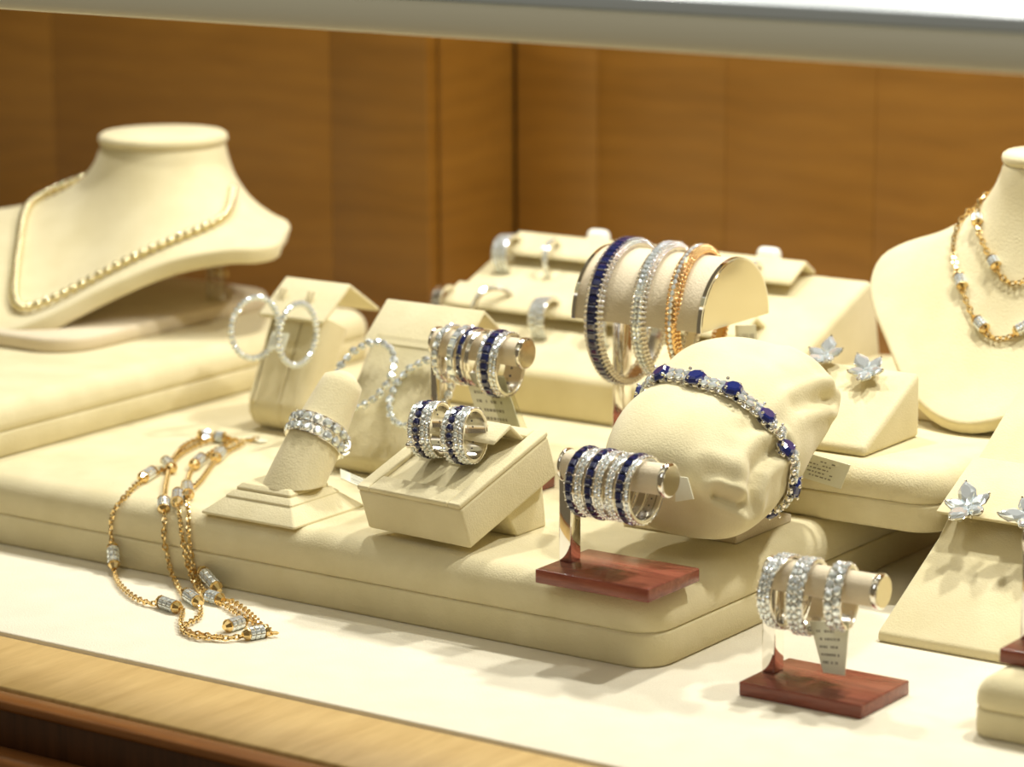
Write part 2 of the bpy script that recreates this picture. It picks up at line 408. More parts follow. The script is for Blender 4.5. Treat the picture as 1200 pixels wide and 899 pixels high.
# ------------------------------------------------------------------ ring making
def jewel_ring(name, label, c, axis, Ri, rows, group=None, cat='ring', metal=None, thick=.0011, parent=None, n0=None):
    """rows: list of (offset along axis, 'd'|'s'|'m', stone width, stone count, shape n)"""
    c = V(c); ax = V(axis).normalized(); Ro = Ri + thick
    t = thing(name, label, cat, c - V((0, 0, Ro)), group)
    lo = min(r[0] - r[2]/2 for r in rows); hi = max(r[0] + r[2]/2 for r in rows)
    m = MB(); m.band(c + ax*(lo+hi)/2, ax, Ri, Ro, (hi-lo)/2*.98); 
    for r in rows:
        for e in (-1, 1): m.torus(c + ax*(r[0] + e*r[2]/2), ax, Ro, .00028, 48, 5)
    u = ax.orthogonal().normalized(); w_ = ax.cross(u); D = MB(); Sx = MB()
    for off, kind, wd, cnt, sh in rows:
        if kind == 'm': continue
        g = D if kind == 'd' else Sx; l = 2*PI*(Ro)/cnt*.95
        for i in range(cnt):
            a = 2*PI*(i + (.5 if off > 0 else 0))/cnt; nn = u*math.cos(a) + w_*math.sin(a)
            g.gem(c + ax*off + nn*(Ro + .00025), nn, ax.cross(nn), wd*.93, l, min(wd, l)*.7, sh)
            a2 = a + PI/cnt; n2 = u*math.cos(a2) + w_*math.sin(a2)
            for e in (-1, 1): m.ball(c + ax*(off + e*wd*.48) + n2*(Ro + .0004), .00034, 5, 3)
    m.build('band', metal or SILVER, t, True)
    if D.v: D.build('diamonds', DIAM, t, kind='stuff')
    if Sx.v: Sx.build('sapphires', SAPH, t, kind='stuff')
    return t
def ring_stand(name, label, bx, by, bz, rodh, rz=0, basew=.044, based=.0314, group=None):
    """polished wooden foot, flat chrome post at its left end, suede rod along x"""
    t = thing(name, label, 'ring stand', (bx + basew/2, by + based/2, bz), group)
    m = MB(); m.box((bx, by, bz), (bx + basew, by + based, bz + .0047)); m.build('base', MAROON, t, bevel=.0005)
    cy = by + based*.52; zr = bz + rodh
    m = MB(); m.box((bx + .0004, cy - .0031, bz + .0046), (bx + .0052, cy + .0031, zr - .002)); m.build('post', CHROME, t, bevel=.0005)
    m = MB(); m.cyl((bx + .0022, cy, zr), (bx + .0405, cy, zr), .0052, n=40); m.build('rod', SUEDE2, t, True)
    for xa, xb in ((bx + .0012, bx + .0026), (bx + .0400, bx + .0422)):
        m = MB(); m.cyl((xa, cy, zr), (xb, cy, zr), .00575, n=40, bev=.0004); cp = m.build('end_cap', CHROME, t, True)
        if xb > bx + .03:
            m = MB(); m.cyl((xb - .0001, cy, zr), (xb + .0002, cy, zr), .0050, n=40); m.build('cap_face', ENDCAP, cp, True)
    return t, cy, zr

def rod_ring(name, label, x, cy, zr, Ri, rows, group, tilt=0, **k):
    ax = V((1, math.sin(tilt), 0)).normalized()
    return jewel_ring(name, label, (x, cy, zr + .0053 - Ri), ax, Ri, rows, group, **k)
# front stand with sapphire bands
t3, cy, zr = ring_stand('ring_stand', 'ring stand with five striped sapphire and diamond bands, in front of the pillow', -.0411, .0755, T, .0368)
G = 'stacked sapphire and diamond bands on the front rod'
spec = [(-.0315, 's', 'leftmost sapphire band next to the bare left end of the rod'),
        (-.0278, 'd', 'left wide diamond band between two sapphire bands on the front rod'),
        (-.0238, 's', 'middle sapphire band on the front rod'),
        (-.0202, 'd', 'slim diamond band just right of the middle sapphire band'),
        (-.0158, 'd', 'diamond band behind the rightmost sapphire band'),
        (-.0118, 's', 'rightmost sapphire band nearest the free end of the front rod')]
for x, k_, lb in spec:
    rows = [(0, 's', .0030, 24, 4)] if k_ == 's' else [(-.0007, 'd', .0013, 34, 8), (.0007, 'd', .0013, 34, 8)]
    rod_ring('eternity_band', lb, x, cy, zr, .0098, rows, G)
jewel_ring('eternity_band', 'thin diamond band at the free end of the front rod', (-.0091, cy, zr + .0053 - .0098), (1, .0, 0), .0098, [(0, 'd', .0014, 34, 8)], G)

# back stand
t1, cy1, zr1 = ring_stand('ring_stand', 'taller ring stand behind the tilted earring box', -.154, .157, T, .0525)
G = 'bands on the back rod'
rod_ring('diamond_band', 'round diamond band nearest the post of the back rod', -.1462, cy1, zr1, .0092, [(0, 'd', .0026, 20, 8)], G)
rod_ring('diamond_band', 'band of square diamonds beside a blue baguette band on the back rod', -.1392, cy1, zr1, .0090, [(-.0002, 'd', .0030, 18, 4)], G)
rod_ring('sapphire_band', 'thin band with dark blue baguettes on the back rod', -.1355, cy1, zr1, .0090, [(0, 's', .0020, 16, 4)], G)
rod_ring('plain_band', 'plain polished white band on the back rod', -.1318, cy1, zr1, .0094, [(0, 'm', .0014, 10, 4)], G)
rod_ring('sapphire_band', 'wide sapphire band edged with diamonds at the free end of the back rod', -.1235, cy1, zr1, .0104,
         [(-.0032, 'd', .0013, 32, 8), (-.0008, 's', .0034, 22, 4), (.0018, 'd', .0015, 32, 8), (.0032, 'd', .0013, 34, 8)], G, tilt=.12)

# stand on the deck at the right
t4, cy4, zr4 = ring_stand('ring_stand', 'ring stand with three diamond rings on the deck at the lower right', .0348, .079, 0, .0368)
G = 'diamond rings on the lower right rod'
rod_ring('cocktail_ring', 'wide pave ring against the post of the lower right stand', .0425, cy4, zr4, .0105,
         [(-.0024, 'd', .0016, 28, 8), (-.0008, 'd', .0016, 28, 8), (.0008, 'd', .0016, 28, 8)], G, tilt=-.1)
rod_ring('cocktail_ring', 'middle pave ring on the lower right stand', .0505, cy4, zr4, .0108,
         [(-.0022, 'd', .0018, 26, 8), (-.0004, 'd', .0018, 26, 8), (.0014, 'd', .0018, 26, 8)], G, tilt=.15)
rod_ring('cocktail_ring', 'ring of large round diamonds nearest the free end of the lower right rod', .0622, cy4, zr4, .0090,
         [(-.0012, 'd', .0026, 18, 8), (.0014, 'd', .0026, 18, 8)], G, tilt=.2)

# stand cut off by the right edge, standing on the padded block
ring_stand('ring_stand', 'maroon based ring stand on the padded block, cut off by the right edge', .1155, .0985, .0197, .0368)

# ------------------------------------------------------------------ hang tags
def tag(label, corners, th=.0004, print_=True, bars=0, group=None, string=None, name='price_tag', m_=None):
    c = [V(p) for p in corners]; ctr = sum(c, V())/4; nn = (c[1]-c[0]).cross(c[3]-c[0]).normalized()
    low = min(c, key=lambda p: p.z)
    t = thing(name, label, 'price tag', low, group)
    m = MB(); m.rings([[p - nn*th/2 for p in c], [p + nn*th/2 for p in c]]); m.build('card', m_ or PAPER, t)
    def at(u, v, s): return c[0].lerp(c[1], u).lerp(c[3].lerp(c[2], u), v) + nn*s*(th/2 + .00006)
    m = MB()
    for s in (1, -1):
        if bars:
            for i in range(bars):
                u = .1 + .8*i/bars; wd = random.choice((.012, .02, .035))
                m.add([at(u, .2, s), at(u + wd, .2, s), at(u + wd, .8, s), at(u, .8, s)], [(0, 1, 2, 3)])
        if print_:
            for r in range(5):
                u = .12
                while u < .72:
                    wd = random.uniform(.02, .07)
                    if random.random() < .75: m.add([at(u, .16 + r*.15, s), at(u+wd, .16 + r*.15, s), at(u+wd, .21 + r*.15, s), at(u, .21 + r*.15, s)], [(0, 1, 2, 3)])
                    u += wd + .025
    if m.v: m.build('printing', INK, t, label='dark grey printing')
    if string:
        m = MB(); P, _ = cr(string, 14)
        for i in range(13): m.cyl(P[i], P[i+1], .00018, n=5)
        m.build('string', PEGM, t)
    return t

# ------------------------------------------------------------------ half-round bracelet stand with three bangles
X0, X1, YC, ZB, RH = -.1095, -.0550, .2235, .0878, .0236
t = thing('bracelet_stand', 'half-round suede bracelet stand with chrome end plates on a post', 'bracelet stand', (-.09, YC, T))
def half(x, R, n=28): return [(x, YC + R*math.cos(PI*k/n), ZB + R*math.sin(PI*k/n)) for k in range(n + 1)]
m = MB(); m.rings([half(X0 + .001, RH), half(X1 - .001, RH)]); m.build('half_round_pad', SUEDE2, t, True)
for xa, xb in ((X0 - .0006, X0 + .001), (X1 - .001, X1 + .0006)):
    m = MB(); m.rings([half(xa, RH + .0006), half(xb, RH + .0006)]); e = m.build('end_plate', CHROME, t, True)
    if xb > X1:
        m = MB(); m.rings([half(xb - .0001, RH - .0003), half(xb + .0002, RH - .0003)]); m.build('plate_face', ENDCAP, e, True)
m = MB(); m.box((X0 + .0035, YC - .003, T + .004), (X0 + .0085, YC + .003, ZB + .001)); m.build('post', CHROME, t, bevel=.0005)
m = MB(); m.box((X0 + .002, .208, T), (X0 + .051, .239, T + .0047)); m.build('base', MAROON, t, bevel=.0005)
def bangle(label, x, Ro, rows, metal, tilt, hw, yo=0):
    ax = V((1, math.sin(tilt), .0)).normalized(); c = V((x, YC + yo, ZB + RH + .0012 - Ro + .0028))
    t = thing('bangle', label, 'bangle', (x, YC, c.z - Ro), 'bangles on the half-round stand')
    m = MB(); m.band(c, ax, Ro - .0026, Ro - .0008, hw, 96)
    n = 84; u = V((0, 0, 1)); w_ = ax.cross(u)
    for i in range(n):                       # scalloped claw gallery along both edges
        a = 2*PI*i/n; nn = u*math.cos(a) + w_*math.sin(a)
        for e in (-1, 1):
            m.ball(c + ax*e*hw + nn*(Ro - .0014), .00095, 6, 4)
            m.ball(c + ax*e*hw*.9 + nn*(Ro - .0002), .00042, 5, 3)
            m.ball(c + ax*e*(hw + .0010) + nn*(Ro - .0022), .00085, 6, 4)
    m.build('band', metal, t, True)
    D = {}
    for off, kd, wd, cnt, sh in rows:
        D.setdefault(kd, MB())
        for i in range(cnt):
            a = 2*PI*(i+.5)/cnt; nn = u*math.cos(a) + w_*math.sin(a)
            D[kd].gem(c + ax*off + nn*(Ro - .0005), nn, ax.cross(nn), wd, 2*PI*Ro/cnt*.96, .0014, sh)
    for kd, g in D.items(): g.build('diamonds' if kd == 'd' else 'sapphires', DIAM if kd == 'd' else SAPH, t, kind='stuff')
    return t
bangle('dark blue sapphire bangle at the left end of the half-round stand', -.1010, .0278, [(0, 's', .0042, 52, 4)], SILVER, .06, .0024)
bangle('white diamond bangle in the middle of the half-round stand', -.0835, .0262, [(-.0008, 'd', .0017, 74, 8), (.0008, 'd', .0017, 74, 8)], SILVER, .10, .0016)
bangle('rose gold bangle with diamonds at the right end of the half-round stand', -.0702, .0252, [(-.0006, 'd', .0018, 70, 8)], ROSE, .14, .0014)
tag('striped paper tag hanging under the end of the half-round stand', [(-.068, .246, .082), (-.062, .251, .082), (-.060, .251, .066), (-.067, .246, .066)], bars=8, print_=False)

# ------------------------------------------------------------------ bracelet pillow
PC = V((-.0219, .1597, .0622)); PA, PB, PT = .0320, .0438, .0195
MP = Matrix.Rotation(.134, 3, 'Z') @ Matrix.Rotation(.316, 3, 'X') @ Matrix.Rotation(.143, 3, 'Y')
CREASES = [([(.0290, -.0405, -.001), (.0262, -.0365, .0075), (.0250, -.0300, .0115), (.0262, -.0210, .0125), (.0285, -.0140, .0110)], .0034, .0026),
           ([(.0280, -.0400, .0020), (.0225, -.0425, .0045), (.0165, -.0430, .0060)], .0034, .0020),
           ([(.0200, -.0400, .0110), (.0130, -.0410, .0125)], .0012, .0030),
           ([(.0310, .0330, .0040), (.0285, .0250, .0085), (.0255, .0130, .0115), (.0235, .0040, .0135)], .0034, .0026),
           ([(.0300, .0380, .0080), (.0240, .0405, .0110), (.0150, .0410, .0130)], .0020, .0028),
           ([(.0230, -.0100, .0150), (.0160, -.0200, .0165)], .0008, .0030),
           ([(.0235, .0060, .0150), (.0150, .0170, .0165)], .0008, .0030)]
def segdist(p, pl):
    best = 1
    for a, b in zip(pl[:-1], pl[1:]):
        a, b = V(a), V(b); ab = b - a; t_ = max(0, min(1, (p - a).dot(ab)/ab.dot(ab))); best = min(best, (p - a - ab*t_).length)
    return best
def waist(theta): return -.0050 - .0095*math.cos(theta)
def pil(theta, phi=None):
    """cushion surface in world space; without phi the point on the bracelet line"""
    def sg(v, e): return math.copysign(abs(v)**e, v)
    if phi is None: phi = math.asin(max(-1, min(1, sg(waist(theta)/PB, 1/.62))))
    c = abs(math.cos(phi))**.34; y = sg(math.sin(phi), .62)
    p = V((sg(math.cos(theta), .86)*c*PA, y*PB, sg(math.sin(theta), .92)*c*PT))
    p = V((p.x, p.y, p.z*(1 + .16*math.cos(y*1.5))))
    k = 1 - .045*math.exp(-((p.y - waist(theta))/.007)**2)
    p.x *= k; p.z *= k*1.0
    for pl, dep, wd in CREASES:
        d = segdist(p, pl)
        if d < wd*4:
            n_ = V((p.x/PA**2, p.y/PB**2*.6, p.z/PT**2)).normalized()
            p -= n_*(dep*math.exp(-(d/wd)**2) - dep*.42*math.exp(-((d - wd*2.1)/wd)**2))
    # soft irregularity of the stuffing
    p += V((p.x, 0, p.z)).normalized()*(.0006*math.sin(p.y*150 + p.x*90) + .0004*math.sin(p.x*210 - p.y*70))
    return PC + MP @ p
t = thing('bracelet_pillow', 'plump cream suede pillow wearing a sapphire bracelet', 'pillow', (PC.x, PC.y, T))
NT, NP = 150, 110
rs = [[pil(2*PI*j/NT, -PI/2 + PI*i/NP) for j in range(NT)] for i in range(1, NP)]
m = MB(); m.rings(rs); m.build('cushion', SUEDE, t, True)
m = MB(); m.prism([(.154, T), (.192, T), (.192, T + .003), (.184, T + .0035), (.180, .052), (.168, .050), (.165, T + .0045), (.154, T + .003)], -.058, -.0115)
m.build('base_plate', SUEDE2, t, bevel=.0008)
# bracelet: links round the pillow's waist
t = thing('sapphire_bracelet', 'sapphire and diamond bracelet clasped round the cream pillow', 'bracelet', (PC.x, PC.y, T + .012))
path, _ = cr([pil(2*PI*i/90) for i in range(91)], 241); path = path[:240]
NB = 48; B = [path[int(i*240/NB) % 240] for i in range(NB)]
ctr = sum(B, V())/NB; axb = MP @ V((-.28, .96, 0)).normalized()
met = MB(); D = MB()
for i in range(NB):
    p = B[i]; tg = (B[(i+1) % NB] - B[i-1]).normalized(); nn = tg.cross(axb).normalized()
    if nn.dot(p - ctr) < 0: nn = -nn
    p = p + nn*.0016; L = (B[(i+1) % NB] - B[i-1]).length/2
    for e in (-1, 1):
        met.ball(p + axb*e*.0026 + tg*L*.0 - nn*.0002, .0012, 8, 5); met.ball(p + axb*e*.0022 + tg*L*.5 + nn*.0009, .0006, 6, 4)
    met.gem(p - nn*.0012, nn, tg, .0050, L*1.02, .0012, 4, step=True)
    if i % 4 == 3:
        s = MB(); s.gem(p + nn*.0013, nn, tg, .0080, .0074, .0038, 8, step=True); s.build('sapphire', SAPHB, t)
        for e in (-1, 1):
            for g in (-1, 1): met.ball(p + axb*e*.0029 + tg*g*.0026 + nn*.0024, .0007, 6, 4)
    else:
        for e in (-.0015, .0015): D.gem(p + nn*.0010 + axb*e, nn, tg, .0030, L*1.0, .0016, 8)
met.build('settings', SILVER, t, True); D.build('diamonds', DIAM, t, kind='stuff')
tag('printed cream tag leaning on the riser beside the sapphire bracelet', [(-.0115, .1975, .0506), (.0080, .1985, .0479), (.0051, .1970, .0392), (-.0166, .1970, .0422)], print_=True)

# ------------------------------------------------------------------ tilted box with two sapphire hoops
bx = V((-.0778, .0904, .0285)); bt, ba = .341, -.0705
A = V((math.cos(ba), math.sin(ba), 0)); Bv = V((-math.sin(ba)*math.cos(bt), math.cos(ba)*math.cos(bt), math.sin(bt))); Cv = A.cross(Bv)
W_, L_, H_ = .0464, .0507, .0176
def bp(a, b, c): return bx - A*(W_ - a) + Bv*b + Cv*c       # a from the left, b from the front, c up
t = thing('earring_box', 'tilted cream suede box holding two sapphire hoop earrings', 'earring box', (-.10, .115, T))
m = MB()
def bbox(mm, a0, a1, b0, b1, c0, c1):
    k = len(mm.v); mm.box((a0, b0, c0), (a1, b1, c1))
    for i in range(k, len(mm.v)): q = mm.v[i]; mm.v[i] = bp(*q)
bbox(m, 0, W_, 0, L_, 0, H_ - .0018); m.build('box_body', SUEDE, t, bevel=.0012)
for nm, a in (('rim', (0, .0055, 0, L_)), ('rim', (W_ - .0055, W_, 0, L_)), ('rim', (.0055, W_ - .0055, 0, .0085)), ('rim', (.0055, W_ - .0055, L_ - .005, L_))):
    m = MB(); bbox(m, a[0], a[1], a[2], a[3], H_ - .0019, H_); m.build(nm, SUEDE, t, bevel=.0006)
m = MB()
for a0, a1 in ((.0055, W_-.0055),):
    P4 = [(.030, H_ + .0050), (.0315, H_ + .0062), (.0405, H_ + .0075), (.0455, H_ - .001), (.0440, H_ - .001), (.0398, H_ + .0058)]
    m.rings([[bp(a0 + .001, b, c) for b, c in P4], [bp(a1 - .001, b, c) for b, c in P4]])
m.build('flap', SUEDE, t, bevel=.0005)
m = MB(); m.prism([(.121, T), (.139, T), (.136, .047), (.113, .038)], -.106, -.080); m.build('easel_foot', SUEDE, t, bevel=.0008)
def huggie(label, a, b, c, Ri, tw):
    ctr = bp(a, b, c); ax = (A*math.cos(tw) + (Bv)*math.sin(tw))
    t = jewel_ring('hoop_earring', label, ctr, ax, Ri, [(-.0034, 'd', .0018, 30, 8), (-.0010, 's', .0028, 20, 8), (.0014, 'd', .0019, 28, 8), (.0032, 'd', .0016, 30, 8)],
                   'sapphire hoops on the tilted box', 'earring', thick=.0010)
    m = MB(); q = ctr - Bv*(Ri + .001) - Cv*(Ri*.15); m.cyl(q - ax*.0036, q + ax*.0036, .0008, n=10)
    for e in (-1, 0, 1): m.ball(q + ax*e*.003, .0011, 8, 5)
    m.build('hinge', SILVER, t, True)
    return t
huggie('left sapphire hoop earring on the tilted cream box', .0162, .0262, H_ + .0100, .0082, .22)
huggie('right sapphire hoop earring on the tilted cream box', .0312, .0262, H_ + .0100, .0082, .22)

# ------------------------------------------------------------------ ring cone on a stepped foot
t = thing('ring_cone', 'leaning cream ring finger on a square three-stepped foot', 'ring holder', (-.17, .104, T))
bx0, bx1, by0, by1 = -.1931, -.1503, .0852, .1255
m = MB()
m.slab(bx0, bx1, by0, by1, [(0, T), (0, T + .0008), (.0062, T + .0058)], .0006, 1); m.build('foot_step', SUEDE, t, bevel=.0004)
m = MB(); m.slab(bx0+.0062, bx1-.0062, by0+.0062, by1-.0062, [(0, T + .0056), (0, T + .0064), (.0022, T + .0082)], .0006, 1); m.build('foot_step', SUEDE, t, bevel=.0003)
m = MB(); m.slab(bx0+.009, bx1-.009, by0+.009, by1-.009, [(0, T + .0081), (0, T + .0092), (.0016, T + .0106)], .0006, 1); m.build('foot_step', SUEDE, t, bevel=.0003)
c0 = V((-.1672, .1065, T + .0102)); c1 = c0 + V((.0010, .030, .0345)); m = MB(); rs = []
dn = (c1 - c0).normalized(); n = 36
for k in range(15):
    f = k/14; c = c0.lerp(c1, f); r = .0115*(1 - f) + .0074*f
    if f > .90: r *= math.sqrt(max(.05, 1 - ((f - .90)/.112)**2))
    tl_ = min(1, f*2.2); d = V((0, 0, 1)).lerp(dn, tl_).normalized(); u = V((1, 0, 0)); w_ = d.cross(u).normalized()
    rs.append([c + (u*math.cos(2*PI*j/n) + w_*math.sin(2*PI*j/n))*r for j in range(n)])
m.rings(rs); m.build('finger', SUEDE, t, True)
rc_ = c0.lerp(c1, .44)
tg = jewel_ring('diamond_ring', 'wide two-row diamond ring on the leaning ring finger', rc_, dn, .0094, [(-.0021, 'd', .0036, 17, 8), (.0021, 'd', .0036, 17, 8)], None, 'ring', thick=.0014)
m = MB()
rq = rc_ + V((.0108, .002, -.0045)); 
for zz in (0, .003): m.torus(rq + V((0, 0, zz*.6)), (.3, -.6, .4), .0018 + zz*.1, .0005, 16, 6)
m.build('gallery_loop', SILVER, tg, True)
tag('striped paper tag hanging from the ring on the ring finger', [(-.1585, .122, .0395), (-.1560, .119, .0370), (-.1400, .128, .0290), (-.1425, .131, .0315)], bars=12, print_=False)
tag('small tag lying on the tray behind the gold necklace', [(-.2560, .1845, T+.0008), (-.2460, .1815, T+.0008), (-.2435, .1845, T+.0008), (-.2535, .1875, T+.0008)], print_=False)

# ------------------------------------------------------------------ leaning earring stands with folded flaps
def leaning(name, label, x0, x1, yb, yt, zt, thick, fl_dy, fl_dz, bk_dy, bk_dz, grooves, flx=.002):
    t = thing(name, label, 'earring stand', ((x0+x1)/2, (yb+yt)/2, T))
    d = V((0, yt - yb, zt - T)); Ld = d.length; d.normalize(); nn = V((0, -d.z, d.y))     # nn points to the viewer side
    O_ = V((0, yb, T))
    # cushion cross-section in (along slope, along normal): rolled at the bottom
    xs_ = x1 - x0; m = MB(); rings_ = []
    NS = 26
    for i in range(NS + 1):
        s = i/NS; x = x0 + xs_*s; e = min(s, 1-s)*xs_; q = min(1, e/.005); ins = (1 - math.sqrt(1 - (1-q)**2))*.0045
        poly = []
        r = thick/2
        for k in range(9): a = PI/2 + PI*k/8; poly.append((r + math.cos(a)*(r - ins), r*0 + math.sin(a)*(r - ins)))
        top = Ld - .019
        g = 0
        for gx in grooves:
            if abs(s - gx) < .025: g = .0012
        poly = [(a, b) for a, b in poly]
        bot = [(a, b) for a, b in poly]
        topc = [(top, -(r - ins)), (top, (r - ins))]
        allp = [bot[0]] + bot[1:] + [topc[0], topc[1]]
        rr = []
        for a, b in allp:
            bb = b if b < 0 else b - (g if b > 0 else 0)
            rr.append((x, 0, 0) and (V((x, 0, 0)) + O_ + d*(a - r*.0) + nn*(bb)))
        rings_.append(rr)
    m.rings(rings_); zmin = min(p.z for p in m.v)
    for p in m.v: p.z += T - zmin + .0001
    m.build('cushion', SUEDE, t, True)
    r = thick/2; zmn = T - zmin + .0001
    ridge = O_ + d*(Ld - .001) + nn*(r*.35) + V((0, 0, zmn))
    ry, rz_ = ridge.y, zt
    th = .0016
    P4 = [(ry, rz_), (ry - fl_dy, rz_ - fl_dz), (ry - fl_dy + .0006, rz_ - fl_dz - th), (ry, rz_ - th*1.2), (ry + bk_dy - .0006, rz_ - bk_dz - th), (ry + bk_dy, rz_ - bk_dz)]
    m = MB(); m.prism(P4, x0 - flx, x1 + flx); m.build('flap', SUEDE, t, bevel=.0006)
    m = MB()
    for gx in grooves:
        x = x0 + xs_*gx
        for e in (-.0011, .0011):
            m.cyl(V((x + e, 0, zmn)) + O_ + d*(.008) + nn*(r - .0004), V((x + e, 0, zmn)) + O_ + d*(Ld*.86) + nn*(r - .0004), .0007, n=8)
    if grooves: m.build('piping', SUEDE, t, True)
    return t
leaning('earring_stand', 'leaning cream stand with piping and slim hoops, right of the left riser', -.2680, -.2390, .2040, .2330, .0835, .018, .018, .0125, .019, .0125, (.13, .62))
leaning('earring_stand.001', 'leaning cream stand with twisted diamond hoops behind the ring finger', -.1985, -.1560, .1640, .2080, .0850, .010, .016, .0140, .010, .008, ())
def hoop(label, c, e1, e2, R, group, cnt, sw, twisted=False):
    c = V(c); e1 = V(e1).normalized(); e2 = V(e2); e2 = (e2 - e1*e2.dot(e1)).normalized(); ax = e1.cross(e2)
    t = thing('hoop_earring', label, 'earring', c - V((0, 0, R)), group)
    m = MB(); m.torus(c, ax, R, .0007, 60, 6, 1, e1); D = MB()
    for i in range(cnt):
        a = 2*PI*i/cnt + PI*.5; d = e1*math.cos(a) + e2*math.sin(a); tn = ax.cross(d)
        if twisted:
            off = ax*(.0007*math.sin(i*PI/1.0 + .7)) ; tt = tn + ax*.5
            D.gem(c + d*(R + .0006) + off, d, tt, sw, sw*1.5, sw*.8, 8, 1); D.gem(c + d*(R - .0006) - off, -d, tt, sw*.8, sw*1.3, sw*.6, 8, 1)
            D.gem(c + d*R + ax*.0007, ax, tt, sw, sw*1.4, sw*.6, 8, 1); D.gem(c + d*R - ax*.0007, -ax, tt, sw, sw*1.4, sw*.6, 8, 1)
        else:
            D.gem(c + d*(R + .0006), d, tn, sw, 2*PI*R/cnt*.9, sw*.7, 8); D.gem(c + d*(R - .0006), -d, tn, sw, 2*PI*R/cnt*.9, sw*.7, 8)
            for e in (-1, 1): D.gem(c + d*R + ax*e*.0006, ax*e, tn, sw, 2*PI*R/cnt*.9, sw*.6, 8)
    m.build('hoop_wire', SILVER, t, True); D.build('diamonds', DIAM, t, kind='stuff')
a = math.radians(80)
hoop('left slim diamond hoop on the piped leaning stand', (-.2600, .1975, .0684), (0, 0, 1), (math.cos(a), math.sin(a), 0), .0122, 'slim diamond hoops', 34, .0023)
a = math.radians(92)
hoop('right slim diamond hoop on the piped leaning stand', (-.2383, .1975, .0680), (0, 0, 1), (math.cos(a), math.sin(a), 0), .0122, 'slim diamond hoops', 34, .0023)
sd_ = V((0, .63, .777)); sn_ = V((0, -.777, .63))
for lb, c in (('twisted diamond hoop at the left of the second leaning stand', (-.1892, .176, .0612)), ('twisted diamond hoop hidden partly by the back ring post', (-.1625, .176, .0575))):
    ps = math.radians(8); hoop(lb, c, sd_, V((math.cos(ps), 0, 0)) + sn_*math.sin(ps), .0142, 'twisted diamond hoops', 24, .0025, True)
tag('striped tag between the slim hoops on the piped stand', [(-.2560, .2035, .0665), (-.2475, .2035, .0665), (-.2475, .2000, .0600), (-.2560, .2000, .0600)], bars=9, print_=False)

# ------------------------------------------------------------------ large sloping ring wedge at the back
wx0, wx1, wy0, wy1, wz0, wz1 = -.2600, -.0790, .2835, .3700, .0445, .0790
sl = (wz1 - wz0)/(wy1 - wy0)
t = thing('ring_wedge', 'large sloping cream ring block at the back with two flap rows', 'ring block', ((wx0+wx1)/2, .33, T))
m = MB(); m.prism([(wy0, T), (wy0, wz0), (wy1, wz1), (wy1 + .006, wz1 - .001), (wy1 + .016, T)], wx0, wx1); m.build('wedge_body', SUEDE, t, bevel=.0035, seg=4)
def flaprow(x0, x1, y, up=.0080):
    z = wz0 + sl*(y - wy0)
    P4 = [(y, z + .0050), (y + .001, z + .0072), (y + .013, z + .0135), (y + .021, z + .0082), (y + .020, z + .0064), (y + .0125, z + .0115), (y + .0015, z + .0052)]
    m = MB(); m.prism(P4, x0, x1); m.build('flap', SUEDE, t, bevel=.0008)
flaprow(-.2530, -.1050, .3120); flaprow(-.2500, -.1060, .3530)
G = 'rings in the flaps of the back wedge'
def flapring(lb, x, y, Ri, rows, rz, dz=.004, thick=.0012):
    z = wz0 + sl*(y - wy0)
    jewel_ring('diamond_ring', lb, (x, y, z + dz), (math.cos(rz), math.sin(rz), .1), Ri, rows, G, thick=thick)
R3 = [(-.0027, 'd', .0018, 22, 8), (-.0009, 'd', .0018, 22, 8), (.0009, 'd', .0018, 22, 8), (.0027, 'd', .0018, 22, 8)]
R1 = [(0, 'd', .0022, 20, 8)]
flapring('plain domed ring at the left end of the lower flap row', -.2520, .314, .0070, [(0, 'm', .0040, 10, 4)], .1)
flapring('baguette diamond ring standing in the middle of the lower flap row', -.2260, .314, .0085, [(-.0008, 'd', .0024, 18, 4)], -.75)
flapring('wide pave ring in the lower flap row left of the bracelet stand', -.1985, .312, .0080, R3, .1)
flapring('wide pave ring at the left end of the top flap row', -.2470, .354, .0075, R3, .1)
flapring('slim diamond ring in the middle of the top flap row', -.2235, .354, .0075, R1, .15)
flapring('pave ring in the lower flap row behind the half-round stand', -.1680, .312, .0080, R3, .1)
flapring('slim ring seen under the half-round stand in the lower flap row', -.1440, .312, .0080, R1, .1)
flapring('slim solitaire ring at the right of the top flap row', -.1230, .354, .0070, R1, .1)
for lb, x, y in (('white peg on the back wedge, left behind the half-round stand', -.2110, .3700), ('white peg near the right corner of the back wedge', -.1262, .3700)):
    t2 = thing('ring_peg', lb, 'peg', (x, y, .080), 'white pegs on the back wedge')
    m = MB(); m.slab(x-.0055, x+.0055, y-.003, y+.003, [(0, .0800), (.0002, .0868), (.0012, .0886), (.0028, .0892)], .0026, 5); m.build('peg_body', PEGM, t2, True)

